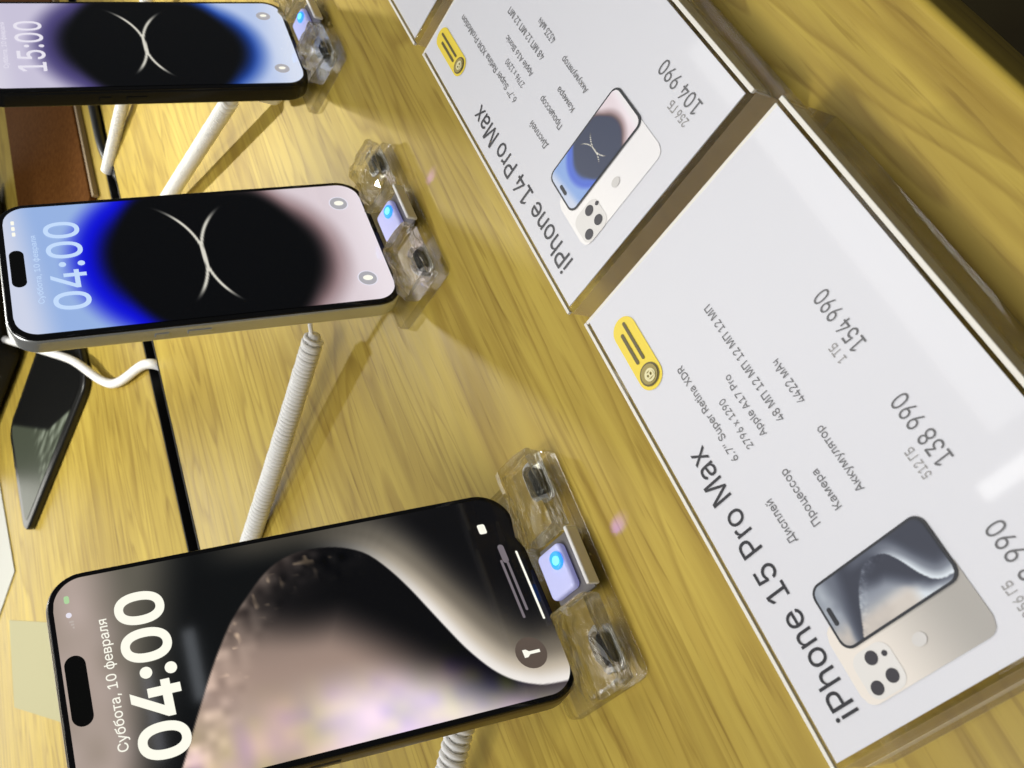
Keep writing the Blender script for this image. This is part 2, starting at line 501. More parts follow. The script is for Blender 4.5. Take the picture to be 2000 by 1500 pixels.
def orb_blue(u, v):
    return orbs(u, v, ((206, 212, 232), (150, 178, 226)), (6, 10, 212), ((234, 224, 230), (220, 206, 212)), (138, 112, 114))

def print_navy(u, v):
    c = titan(u, v); l = np.clip(c.mean(-1) / 225, 0, 1)
    d = mixa(np.zeros_like(c) + np.array((34, 39, 56)), (206, 214, 222), l ** 1.15)
    return mixa(d, (196, 184, 172), sm(0.35, 0.8, l) * sm(34, 10, u) * sm(120, 100, v) * 0.8)

def print_orb(u, v):
    c = orb_blue(u, v)
    d = np.clip(c, (38, 48, 76), (228, 224, 226)).astype(float)
    blue = np.clip((c[..., 2] - c[..., 0]) / 190, 0, 1)
    return mixa(d, (78, 122, 196), blue * 0.7)

def orb_pale(u, v):
    return orbs(u, v, ((216, 212, 226), (200, 194, 216)), (74, 66, 118), ((214, 222, 240), (184, 200, 234)), (30, 70, 165))

# ---------------------------------------------------------------- materials
M = {}
M['wood'] = wood_mat('pale_oak', (0.475, 0.355, 0.062), (0.415, 0.298, 0.048), (0.25, 0.155, 0.024))
M['channel'] = mat('cable_channel_black', (0.006, 0.005, 0.006), 0.6)
M['floor'] = noisy_mat('dark_floor', (0.085, 0.062, 0.024), (0.12, 0.095, 0.036), 6, 0.6)
def clear_mat(name, tint, amount, ior=1.49, rough=0.02):
    m = bpy.data.materials.new(name); m.use_nodes = True
    nt = m.node_tree; N = nt.nodes; L = nt.links
    N.remove(N['Principled BSDF'])
    g = N.new('ShaderNodeBsdfGlass'); g.inputs['IOR'].default_value = ior; g.inputs['Roughness'].default_value = rough; g.inputs['Color'].default_value = (1, 1, 1, 1)
    t = N.new('ShaderNodeBsdfTransparent'); t.inputs['Color'].default_value = (*tint, 1)
    x = N.new('ShaderNodeMixShader'); x.inputs['Fac'].default_value = amount
    L.new(t.outputs[0], x.inputs[1]); L.new(g.outputs[0], x.inputs[2]); L.new(x.outputs[0], N['Material Output'].inputs['Surface'])
    return m
M['acrylic'] = clear_mat('clear_acrylic', (0.985, 0.98, 0.955), 0.42)
M['lip_acrylic'] = clear_mat('lumpy_clear_acrylic', (1.0, 0.985, 0.92), 0.6, rough=0.0)
M['paper'] = mat('white_paper', (0.86, 0.87, 0.93), 0.45, coat=0.6)
_nt = M['paper'].node_tree
_tr = _nt.nodes.new('ShaderNodeBsdfTranslucent'); _tr.inputs['Color'].default_value = (0.85, 0.82, 0.76, 1)
_mx = _nt.nodes.new('ShaderNodeMixShader'); _mx.inputs['Fac'].default_value = 0.30
_nt.links.new(_nt.nodes['Principled BSDF'].outputs[0], _mx.inputs[1]); _nt.links.new(_tr.outputs[0], _mx.inputs[2])
_nt.links.new(_mx.outputs[0], _nt.nodes['Material Output'].inputs['Surface'])
M['edge'] = clear_mat('pale_edge_highlight', (1, 1, 0.97), 0.5)
_nt = M['edge'].node_tree
_df = _nt.nodes.new('ShaderNodeBsdfDiffuse'); _df.inputs['Color'].default_value = (0.85, 0.82, 0.74, 1)
_mx = _nt.nodes.new('ShaderNodeMixShader'); _mx.inputs['Fac'].default_value = 0.85
_nt.links.new(_nt.nodes['Mix Shader'].outputs[0], _mx.inputs[1]); _nt.links.new(_df.outputs[0], _mx.inputs[2])
_nt.links.new(_mx.outputs[0], _nt.nodes['Material Output'].inputs['Surface'])
def film_mat(name, col, amount):
    m = bpy.data.materials.new(name); m.use_nodes = True; nt = m.node_tree; N = nt.nodes; L = nt.links
    N.remove(N['Principled BSDF'])
    d = N.new('ShaderNodeBsdfDiffuse'); d.inputs['Color'].default_value = (*col, 1)
    t = N.new('ShaderNodeBsdfTransparent'); x = N.new('ShaderNodeMixShader'); x.inputs['Fac'].default_value = amount
    L.new(t.outputs[0], x.inputs[1]); L.new(d.outputs[0], x.inputs[2]); L.new(x.outputs[0], N['Material Output'].inputs['Surface'])
    return m
M['side_a'] = film_mat('side_gleam_film', (0.74, 0.60, 0.40), 0.24)
M['side_b'] = film_mat('side_gleam_bright', (0.90, 0.82, 0.66), 0.55)
M['ink'] = mat('black_ink', (0.022, 0.022, 0.028), 0.45, coat=0.6)
M['grey_ink'] = mat('grey_ink', (0.12, 0.12, 0.125), 0.45, coat=0.6)
M['pale_ink'] = mat('pale_grey_ink', (0.30, 0.29, 0.28), 0.45, coat=0.6)
M['yellow'] = mat('yellow_print', (0.78, 0.60, 0.035), 0.45, coat=0.6)
M['olive'] = mat('dark_olive_print', (0.10, 0.075, 0.012), 0.45, coat=0.6)
M['olive_mid'] = mat('olive_print', (0.30, 0.24, 0.06), 0.45, coat=0.6)
M['cream_print'] = mat('cream_print', (0.72, 0.66, 0.36), 0.45, coat=0.6)
M['print'] = attr_mat('colour_print', False, rough=0.45, coat=0.6)
M['frame_black'] = mat('black_frame_print', (0.02, 0.022, 0.028), 0.45, coat=0.6)
M['lens_print'] = mat('lens_print', (0.035, 0.032, 0.04), 0.45, coat=0.6)
M['glass_black'] = mat('black_glass', (0.004, 0.004, 0.005), 0.05, spec=0.45)
M['display'] = attr_mat('lit_display', True, 1.0, 0.05, spec=0.32)
M['screen_reflection'] = attr_mat('screen_reflection', True, 1.0, 0.35, spec=0.12)
M['white_light'] = mat('white_display_light', (0, 0, 0), 0.2, emit=lin((255, 253, 238)), es=1.0)
M['blue_light'] = mat('pale_blue_display_light', (0, 0, 0), 0.2, emit=lin((196, 220, 252)), es=1.0)
M['lilac_light'] = mat('pale_display_light', (0, 0, 0), 0.2, emit=lin((232, 228, 240)), es=1.0)
M['dim_light'] = mat('dim_display_light', (0, 0, 0), 0.2, emit=lin((120, 112, 118)), es=1.0)
M['soft_light'] = mat('soft_display_light', (0, 0, 0), 0.2, emit=lin((188, 176, 168)), es=1.0)
M['button_dark'] = mat('dark_button_light', (0, 0, 0), 0.2, emit=lin((92, 80, 72)), es=1.0)
M['button_grey'] = mat('grey_button_light', (0, 0, 0), 0.2, emit=lin((172, 170, 176)), es=1.0)
M['green_light'] = mat('green_display_light', (0, 0, 0), 0.2, emit=lin((176, 214, 160)), es=1.0)
M['black_light'] = mat('unlit_display', (0.003, 0.003, 0.003), 0.06)
M['titanium'] = mat('natural_titanium', (0.17, 0.145, 0.11), 0.35, metal=0.9)
M['steel'] = mat('polished_steel', (0.62, 0.63, 0.62), 0.26, metal=0.75)
M['space_black'] = mat('space_black_steel', (0.020, 0.020, 0.020), 0.22, metal=0.6)
M['back_glass'] = mat('frosted_back', (0.35, 0.33, 0.30), 0.4)
M['back_dark'] = mat('frosted_dark_back', (0.03, 0.03, 0.032), 0.4)
M['cable'] = mat('white_cable', (0.90, 0.895, 0.88), 0.45)
M['cable_black'] = mat('black_cable', (0.01, 0.01, 0.011), 0.4)
M['puck'] = mat('white_plastic', (0.75, 0.74, 0.72), 0.35)
M['sensor'] = mat('milky_sensor', (0.58, 0.60, 0.84), 0.2, emit=(0.32, 0.34, 0.98), es=0.20)  # blue tint and glow stand in for LED light scattered in the box
M['led'] = mat('blue_led', (0.05, 0.2, 0.8), 0.2, emit=(0.02, 0.22, 1.0), es=1.6)
M['led_core'] = mat('blue_led_core', (0.1, 0.5, 0.9), 0.2, emit=(0.12, 0.62, 1.0), es=2.0)
M['milky'] = mat('milky_strip', (0.75, 0.73, 0.70), 0.3)
M['tray'] = mat('grey_tray', (0.16, 0.15, 0.145), 0.35)
M['dark_reflection'] = mat('dark_reflection', (0.05, 0.05, 0.045), 0.25, metal=0.7)
M['leather'] = noisy_mat('brown_leather', (0.085, 0.030, 0.006), (0.120, 0.046, 0.010), 260, 0.8, 0.35, 0.0006)
M['leather'].node_tree.nodes['Principled BSDF'].inputs['Specular IOR Level'].default_value = 0.05
M['piping'] = mat('tan_edge', (0.30, 0.22, 0.13), 0.5)
M['tablet_glass'] = mat('dark_tablet_glass', (0.006, 0.007, 0.006), 0.08, spec=0.45)
M['tablet_body'] = mat('black_tablet_body', (0.006, 0.006, 0.006), 0.35)
M['black_box'] = noisy_mat('black_box_cloth', (0.004, 0.004, 0.0045), (0.007, 0.007, 0.008), 500, 0.8, 0.3, 0.0005)
M['sheet'] = mat('white_sheet', (0.46, 0.46, 0.42), 0.5)
M['grey_reflection'] = mat('grey_reflection', (0.36, 0.335, 0.18), 0.6)

# ---------------------------------------------------------------- table and floor
def box_mesh(name, x0, x1, y0, y1, z0, z1, bev=0.0, seg=2):
    bm = bmesh.new()
    vs = [bm.verts.new(p) for p in ((x0, y0, z0), (x1, y0, z0), (x1, y1, z0), (x0, y1, z0), (x0, y0, z1), (x1, y0, z1), (x1, y1, z1), (x0, y1, z1))]
    for f in ((3, 2, 1, 0), (4, 5, 6, 7), (0, 1, 5, 4), (1, 2, 6, 5), (2, 3, 7, 6), (3, 0, 4, 7)): bm.faces.new([vs[k] for k in f])
    if bev: bmesh.ops.bevel(bm, geom=bm.edges[:] + bm.verts[:], offset=bev, segments=seg, affect='EDGES', profile=0.5)
    me = bpy.data.meshes.new(name); bm.to_mesh(me); bm.free(); return me

floor = link('floor', box_mesh('floor', -3, 4, -3, 4, -0.95, -0.90), M['floor'], smooth=False)
floor['kind'] = 'structure'; floor['label'] = 'dark brown shop floor below the table edge'

SLOT0, SLOT1, EDGE = 0.3265, 0.3415, -0.1185
table = thing('display_table', 'pale oak display table with a black cable slot', 'table', Matrix.Translation((0, 0, -0.90)))
def tpart(name, me, m, sm_=False):
    o = link(name, me, m, table, smooth=sm_); o.location = (0, 0, 0.90); return o
flat_smooth(tpart('front_board', box_mesh('front_board', -0.9, 1.9, EDGE, SLOT0, -0.034, 0, 0.0022, 3), M['wood']))
flat_smooth(tpart('rear_board', box_mesh('rear_board', -0.9, 1.9, SLOT1, 1.35, -0.034, 0, 0.0016, 3), M['wood']))
for a, b in ((SLOT0 + 0.0002, SLOT0 + 0.0012), (SLOT1 - 0.0012, SLOT1 - 0.0002)):
    tpart('slot_liner', box_mesh('slot_liner', -0.88, 1.88, a, b, -0.0343, -0.0004), M['channel'])
tpart('cable_channel', box_mesh('cable_channel', -0.88, 1.88, SLOT0 - 0.01, SLOT1 + 0.01, -0.060, -0.0345), M['channel'])
for x in (-0.8, 1.8):
    for y in (0.0, 1.25):
        tpart('leg', box_mesh('leg', x - 0.035, x + 0.035, y - 0.035, y + 0.035, -0.8995, -0.0345, 0.004), M['wood'])

# ---------------------------------------------------------------- price displays
def place(x, y, z, yaw):
    return Matrix.Translation((x, y, z)) @ Matrix.Rotation(yaw, 4, 'Z')

T_BLOCK = 0.0234
def price_display(x, y, yaw, W, H, label):
    t = thing('price_display', label, 'price display', place(x, y, 0, yaw), 'acrylic price displays')
    bl = link('acrylic_block', box_mesh('acrylic_block', -0.0010, W + 0.0012, -H - 0.0022, 0.0022, 0.0003, T_BLOCK, 0.0007, 2), M['acrylic'], t, smooth=False)
    flat_smooth(bl, 30)
    pa = link('paper', box_mesh('paper', 0.0, W, -H, 0.0, T_BLOCK + 0.0001, T_BLOCK + 0.0004), M['paper'], t, smooth=False)
    link('refracted_paper_strip', box_mesh('refracted_paper_strip', 0.0005, W - 0.0005, -H - 0.0014, -H - 0.0010, T_BLOCK - 0.0085, T_BLOCK - 0.0008), M['paper'], t, smooth=False)  # added white strip imitates paper refracted through the front face
    for (a, b, c, d) in ((-0.0012, W + 0.0014, 0.0013, 0.0024), (-0.0012, W + 0.0014, -H - 0.0024, -H - 0.0010), (W + 0.0001, W + 0.0014, -H - 0.0000, 0.0012)):
        link('edge_highlight', box_mesh('edge_highlight', a, b, c, d, T_BLOCK - 0.0012, T_BLOCK + 0.0001, 0.0002), M['edge'], t, smooth=False)  # edge highlights built as pale, mostly diffuse strips
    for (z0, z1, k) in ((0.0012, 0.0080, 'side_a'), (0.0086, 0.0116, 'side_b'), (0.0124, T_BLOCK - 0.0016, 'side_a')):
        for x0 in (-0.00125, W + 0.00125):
            link('side_gleam', box_mesh('side_gleam', x0 - 0.00004, x0 + 0.00004, -H - 0.0018, 0.0018, z0, z1), M[k], t, smooth=False)  # pale films paint a light-pipe gleam onto the block sides
    return t, pa

ZP = T_BLOCK + 0.0006
def logo(pa, u0, u1, v0, v1):
    h = v1 - v0
    pill('logo_badge', u0, u1, v0, v1, M['yellow'], pa, ZP)
    cu = u0 + h * 0.52; cv = (v0 + v1) / 2
    disc('logo_emblem', cu, cv, h * 0.40, M['olive'], pa, ZP + 0.00015)
    disc('logo_emblem', cu, cv, h * 0.34, M['olive_mid'], pa, ZP + 0.0003)
    ring('logo_emblem', cu - 0.4, cv + 0.2, h * 0.22, h * 0.08, M['cream_print'], pa, ZP + 0.00045)
    put_text('logo_emblem', 'B', M['cream_print'], pa, cu - 1.4, cu + 0.6, cv - 1.3, cv + 1.7, ZP + 0.0006, 0.02)
    a = u0 + h * 1.08
    pill('logo_line', a, a + (u1 - a) * 0.72, v0 + h * 0.27, v0 + h * 0.40, M['olive'], pa, ZP + 0.00015)
    pill('logo_line', a, a + (u1 - a) * 0.88, v0 + h * 0.55, v0 + h * 0.67, M['olive'], pa, ZP + 0.00015)

def back_gradient(c_top, c_bot):
    def f(u, v):
        b = np.zeros(u.shape + (3,)) + np.array(c_top, float)
        return mixa(b, c_bot, sm(8, 34, v + u * 0.1))
    return f

def printed_phones(pa, fu0, fu1, fv0, fv1, bu0, bu1, bv0, bv1, pic, ctop, cbot, lenses, flash, lr):
    link('printed_phone_back', picture_mesh('printed_phone_back', bu1 - bu0, bv1 - bv0, 3.4, back_gradient(ctop, cbot), 0.8, bu0, bv0, ZP), M['print'], pa, smooth=False)
    pill('printed_camera_bump', lenses[1][0] - lr - 1.0, lenses[0][0] + lr + 0.8, lenses[1][1] - lr - 1.0, lenses[2][1] + lr + 1.4, M['pale_ink'] if False else M['bump'], pa, ZP + 0.0001, 3.0)
    for (u, v) in lenses:
        disc('printed_lens', u, v, lr, M['lens_print'], pa, ZP + 0.00022)
    disc('printed_flash', flash[0], flash[1], lr * 0.42, M['lens_print'], pa, ZP + 0.00022)
    disc('printed_emblem', (bu0 + fu0) / 2 + 0.6, (bv0 + bv1) / 2 + 1.6, 1.5, M['emblem'], pa, ZP + 0.0002, ry=1.8)
    pill('printed_phone_frame', fu0, fu1, fv0, fv1, M['frame_black'], pa, ZP + 0.0003, 3.0)
    w, h = fu1 - fu0 - 1.3, fv1 - fv0 - 1.3
    link('printed_phone_screen', picture_mesh('printed_phone_screen', w, h, 2.5, pic, 0.30, fu0 + 0.65, fv0 + 0.65, ZP + 0.0004, 77.0 / w, 160.0 / h), M['print'], pa, smooth=False)
    mu = (fu0 + fu1) / 2
    pill('printed_island', mu - 2.3, mu + 2.3, fv0 + 1.5, fv0 + 2.7, M['frame_black'], pa, ZP + 0.0005)
M['bump'] = mat('pale_bump_print', (0.70, 0.68, 0.65), 0.45, coat=0.6)
M['emblem'] = mat('grey_emblem_print', (0.60, 0.58, 0.555), 0.45, coat=0.6)

# first display
t1, p1 = price_display(0, 0, 0, 0.1399, 0.0826, 'clear acrylic price block with several prices and a brown phone picture')
put_text('title_text', 'iPhone 15 Pro Max', M['ink'], p1, 7.0, 83.0, 5.6, 12.4, ZP, 0.002)
logo(p1, 106.0, 132.0, 4.9, 13.9)
rows1 = [('6.7\u2033 Super Retina XDR', 73, 105.2, 17.4, 20.2), ('2796 x 1290', 73, 88.8, 23.1, 25.2), ('Apple A17 Pro', 73, 92.9, 28.2, 30.8),
         ('48 \u041c\u041f 12 \u041c\u041f 12 \u041c\u041f 12 \u041c\u041f', 73, 112.6, 34.2, 36.5), ('4422 \u043c\u0410\u0447', 73, 86.4, 41.4, 43.8),
         ('\u0414\u0438\u0441\u043f\u043b\u0435\u0439', 46.6, 59.1, 19.2, 22.0), ('\u041f\u0440\u043e\u0446\u0435\u0441\u0441\u043e\u0440', 46.6, 62.7, 27.2, 30.0),
         ('\u041a\u0430\u043c\u0435\u0440\u0430', 46.6, 57.5, 34.2, 36.8), ('\u0410\u043a\u043a\u0443\u043c\u0443\u043b\u044f\u0442\u043e\u0440', 46.6, 65.3, 41.2, 44.0)]
for s, a, b, v0, v1 in rows1: put_text('specification_text', s, M['grey_ink'], p1, a, b, v0, v1, ZP)
for s, a, b in (('154 990', 73.8, 91.6), ('138 990', 40.3, 58.6), ('128 990', 5.6, 24.4)):
    put_text('price_text', s, M['grey_ink'], p1, a, b, 59.6, 64.2, ZP)
for s, a, b in (('1 \u0422\u0411', 73.9, 79.0), ('512 \u0413\u0411', 40.0, 47.6), ('256 \u0413\u0411', 5.8, 13.4)):
    put_text('storage_text', s, M['pale_ink'], p1, a, b, 55.6, 58.0, ZP)
printed_phones(p1, 18.7, 35.3, 17.2, 50.6, 6.0, 26.0, 14.6, 50.8, print_navy, (226, 218, 208), (164, 160, 154), [(15.0, 22.0), (9.0, 19.4), (9.6, 24.2)], (14.4, 25.4), 1.62)

# second display
t2, p2 = price_display(0.1502, 0.0035, 0.0091, 0.1415, 0.0818, 'clear acrylic price block with the single price 104 990')
put_text('title_text', 'iPhone 14 Pro Max', M['ink'], p2, 11.0, 93.2, 3.2, 10.0, ZP, 0.002)
logo(p2, 113.0, 139.6, 6.2, 14.0)
rows2 = [('6.7\u2033 Super Retina XDR ProMotion', 78.2, 131.5, 20.8, 23.8), ('2796 x 1290', 79.2, 94.6, 26.6, 28.8), ('Apple A16 Bionic', 78.5, 101.9, 31.6, 34.2),
         ('48 \u041c\u041f 12 \u041c\u041f 12 \u041c\u041f', 78.6, 109.0, 38.2, 40.6), ('4323 \u043c\u0410\u0447', 78.6, 91.4, 44.8, 47.4),
         ('\u0414\u0438\u0441\u043f\u043b\u0435\u0439', 51.5, 65.0, 21.6, 24.4), ('\u041f\u0440\u043e\u0446\u0435\u0441\u0441\u043e\u0440', 51.5, 67.9, 29.9, 32.7),
         ('\u041a\u0430\u043c\u0435\u0440\u0430', 51.4, 63.4, 36.9, 39.5), ('\u0410\u043a\u043a\u0443\u043c\u0443\u043b\u044f\u0442\u043e\u0440', 51.3, 70.1, 44.2, 47.0)]
for s, a, b, v0, v1 in rows2: put_text('specification_text', s, M['grey_ink'], p2, a, b, v0, v1, ZP)
put_text('price_text', '104 990', M['grey_ink'], p2, 9.4, 31.6, 66.9, 71.6, ZP)
put_text('storage_text', '256 \u0413\u0411', M['pale_ink'], p2, 9.5, 19.6, 62.8, 65.6, ZP)
printed_phones(p2, 23.2, 42.0, 18.1, 55.0, 9.6, 32.0, 15.6, 54.6, print_orb, (236, 233, 230), (228, 226, 226), [(18.4, 24.0), (12.2, 19.6), (13.0, 25.0)], (17.8, 27.6), 1.75)

t3, p3 = price_display(0.3030, 0.0062, 0.013, 0.1415, 0.0818, 'clear acrylic price block mostly cut off, blank white corner showing')

# ---------------------------------------------------------------- smartphones
def phone_matrix(x, y, z, yaw, tilt, roll):
    X = Vector((math.cos(yaw), math.sin(yaw), 0)); Yh = Vector((-math.sin(yaw), math.cos(yaw), 0))
    Y = Yh * math.cos(tilt) + Vector((0, 0, math.sin(tilt)))
    X2 = X * math.cos(roll) + Y * math.sin(roll); Y2 = Y * math.cos(roll) - X * math.sin(roll); Z = X2.cross(Y2)
    return Matrix(((X2.x, Y2.x, Z.x, x), (X2.y, Y2.y, Z.y, y), (X2.z, Y2.z, Z.z, z), (0, 0, 0, 1)))

def smartphone(mw, w, h, th, rad, bez, pic, step, frame_m, back_m, label):
    """local frame: x right, y up from the lower edge, front glass at z = 0"""
    t = thing('smartphone', label, 'smartphone', mw, 'smartphones on clear stands')
    fr = link('frame', slab_mesh('frame', w, h, rad, -th + 0.0004, -0.0006, 0.0013, 12, 0, h / 2), frame_m, t); flat_smooth(fr, 50)
    g = link('front_glass', slab_mesh('front_glass', w - 0.0011, h - 0.0011, rad - 0.0006, -0.0018, 0.0, 0.0006, 12, 0, h / 2), M['glass_black'], t); flat_smooth(g, 50)
    link('back_glass', slab_mesh('back_glass', w - 0.004, h - 0.004, rad - 0.002, -th, -th + 0.001, 0.0004, 10, 0, h / 2), back_m, t, smooth=False)
    # screen space: u, v in mm from the upper left corner of the phone
    me = picture_mesh('screen', w * 1000 - 2 * bez, h * 1000 - 2 * bez, rad * 1000 - bez, lambda u, v: pic(u + bez, v + bez), step, -w * 500 + bez, -h * 1000 + bez, 0.00025)
    s = link('screen', me, M['display'], t, smooth=False)
    # children of the screen are laid out with origin at the phone's upper left corner
    for zz, vv in ((0.0, 0.118), (0.0, 0.134)): pass
    for (v, l) in ((0.108, 0.006), (0.123, 0.010)):
        link('side_button', box_mesh('side_button', -w / 2 - 0.0005, -w / 2 + 0.001, h - v + 0.05 - l / 2, h - v + 0.05 + l / 2, -th * 0.62, -th * 0.38, 0.0004), frame_m, t, smooth=False)
    link('side_button', box_mesh('side_button', w / 2 - 0.001, w / 2 + 0.0005, h - 0.062, h - 0.046, -th * 0.62, -th * 0.38, 0.0004), frame_m, t, smooth=False)
    link('camera_bump', slab_mesh('camera_bump', 0.038, 0.038, 0.010, -th - 0.0022, -th + 0.0005, 0.0008, 8, 0.0165, h - 0.0225), back_m, t, smooth=False)
    for (lx, ly) in ((0.0245, 0.0145), (0.0245, 0.0305), (0.0085, 0.0225)):
        link('camera_lens', slab_mesh('camera_lens', 0.0145, 0.0145, 0.0072, -th - 0.0042, -th - 0.002, 0.0005, 8, lx, h - ly), M['glass_black'], t, smooth=False)
    return t, s

class Face:
    """places flat marks on a screen in mm from the phone's upper left corner"""
    def __init__(self, s, w, h): self.s, self.du, self.dv = s, -w * 500, -h * 1000
    def u(self, *a): return [x + self.du for x in a]
    def v(self, *a): return [x + self.dv for x in a]
    def text(self, name, st, m, u0, u1, v0, v1, bold=0.0):
        (a, b), (c, d) = self.u(u0, u1), self.v(v0, v1); return put_text(name, st, m, self.s, a, b, c, d, 0.0006, bold)
    def pill(self, name, m, u0, u1, v0, v1, z=0.0005, r=None):
        (a, b), (c, d) = self.u(u0, u1), self.v(v0, v1); return pill(name, a, b, c, d, m, self.s, z, r)
    def disc(self, name, m, u, v, r, z=0.0005, ry=None):
        return disc(name, u + self.du, v + self.dv, r, m, self.s, z, ry=ry)
    def ring(self, name, m, u, v, r, w, z=0.0006):
        return ring(name, u + self.du, v + self.dv, r, w, m, self.s, z)
    def poly(self, name, m, pts, z=0.0007):
        return flat_shape(name, [(x + self.du, y + self.dv) for x, y in pts], m, self.s, z)

DATE = '\u0421\u0443\u0431\u0431\u043e\u0442\u0430, 10 \u0444\u0435\u0432\u0440\u0430\u043b\u044f'
WA, HA = 0.0767, 0.1599
PA = phone_matrix(0.0942, 0.0781, 0.0075, -0.0546, 1.2315 - 0.0201, 0.0343)
phA, sA = smartphone(PA, WA, HA, 0.0083, 0.0125, 2.4, titan, 0.45, M['titanium'], M['back_glass'], 'smartphone with brown and black swirl wallpaper showing 04:00')
f = Face(sA, WA, HA)
f.pill('camera_island', M['black_light'], 26.4, 48.6, 3.2, 9.6)
f.text('clock_text', '04:00', M['white_light'], 11.4, 65.2, 20.4, 36.0, 0.022)
f.text('date_text', DATE, M['white_light'], 16.4, 58.4, 14.6, 18.6, 0.004)
f.pill('home_bar', M['white_light'], 26.8, 52.4, 154.9, 155.7)
f.pill('notice_text', M['dim_light'], 28.6, 50.2, 148.4, 149.3); f.pill('notice_text', M['dim_light'], 31.0, 49.0, 150.4, 151.3)
f.pill('notice_text', M['dim_light'], 48.8, 55.8, 149.4, 151.6)
f.disc('torch_button', M['button_dark'], 16.9, 146.4, 5.3)
f.poly('torch_icon', M['white_light'], [(15.6, 143.6), (18.2, 143.6), (18.2, 144.8), (17.4, 145.8), (17.4, 149.4), (16.4, 149.4), (16.4, 145.8), (15.6, 144.8)])
f.pill('camera_icon', M['white_light'], 60.9, 64.6, 145.2, 148.0, r=0.7)
f.pill('status_icon', M['green_light'], 66.0, 68.6, 6.0, 7.6, r=0.6); f.disc('status_icon', M['lilac_light'], 62.0, 6.8, 0.9)
for k in range(3): f.pill('status_icon', M['soft_light'], 57.4 + k * 1.0, 58.0 + k * 1.0, 7.4 - 0.4 * k, 8.0, r=0.2)

WB, HB = 0.0776, 0.1607
PB = phone_matrix(0.2721, 0.0833, 0.0070, -0.0079, 1.2315 + 0.0023, -0.0020)
phB, sB = smartphone(PB, WB, HB, 0.0082, 0.0125, 3.0, orb_blue, 0.55, M['steel'], M['back_glass'], 'silver edged smartphone with vivid blue and black wallpaper showing 04:00')
f = Face(sB, WB, HB)
f.pill('camera_island', M['black_light'], 28.4, 49.2, 4.0, 9.8)
f.text('clock_text', '04:00', M['blue_light'], 13.8, 64.0, 18.6, 33.2, 0.008)
f.text('date_text', DATE, M['blue_light'], 18.5, 57.0, 13.0, 16.0)
for u in (62.1, 15.1):
    f.disc('corner_button', M['button_grey'], u, 146.9, 4.3); f.ring('corner_button', M['lilac_light'], u, 146.9, 4.4, 0.5); f.disc('corner_icon', M['white_light'], u, 147.0, 1.5, 0.0008, 2.2)
for k in range(3): f.pill('status_icon', M['white_light'], 57.6 + k * 3.4, 60.0 + k * 3.4, 6.2, 7.6, r=0.5)

PC = phone_matrix(0.4233, 0.0839, 0.0070, -0.0011, 1.2315 + 0.0178, -0.0227)
phC, sC = smartphone(PC, WB, HB, 0.0092, 0.0125, 3.0, orb_pale, 0.6, M['space_black'], M['back_dark'], 'black edged smartphone with pale lilac and black wallpaper showing 15:00')
f = Face(sC, WB, HB)
f.pill('camera_island', M['black_light'], 28.4, 49.2, 4.0, 9.8)
f.text('clock_text', '15:00', M['lilac_light'], 15.6, 58.0, 19.4, 33.0, 0.006)
f.text('date_text', DATE, M['lilac_light'], 18.5, 57.0, 13.0, 16.0)
for u in (62.0, 14.8):
    f.disc('corner_button', M['button_grey'], u, 147.4, 3.8); f.disc('corner_icon', M['white_light'], u, 147.4, 1.2, 0.0008, 1.8)

# ---------------------------------------------------------------- clear stands
def blob_mesh(name, x0, x1, y0, y1, z0, z1, seed, amp=0.0012):
    """a lumpy rounded block of acrylic"""
    me = box_mesh(name, x0, x1, y0, y1, z0, z1)
    bm = bmesh.new(); bm.from_mesh(me)
    bmesh.ops.subdivide_edges(bm, edges=bm.edges[:], cuts=5, use_grid_fill=True)
    c = Vector(((x0 + x1) / 2, (y0 + y1) / 2, (z0 + z1) / 2)); h = Vector(((x1 - x0) / 2, (y1 - y0) / 2, (z1 - z0) / 2))
    for v in bm.verts:
        q = Vector(((v.co.x - c.x) / h.x, (v.co.y - c.y) / h.y, (v.co.z - c.z) / h.z))
        k = (abs(q.x) ** 14 + abs(q.y) ** 14 + abs(q.z) ** 14) ** (1 / 14)
        q = q / max(k, 1e-6) * max(abs(q.x), abs(q.y), abs(q.z))
        n = noise.noise(Vector((v.co.x * 260 + seed * 7, v.co.y * 260, v.co.z * 260)))
        lift = 1 + (0.26 * n if q.z > 0 else 0.06 * n)
        v.co = c + Vector((q.x * h.x, q.y * h.y * lift, q.z * h.z * lift))
        v.co.z = max(v.co.z, z0)
    bm.to_mesh(me); bm.free(); return me

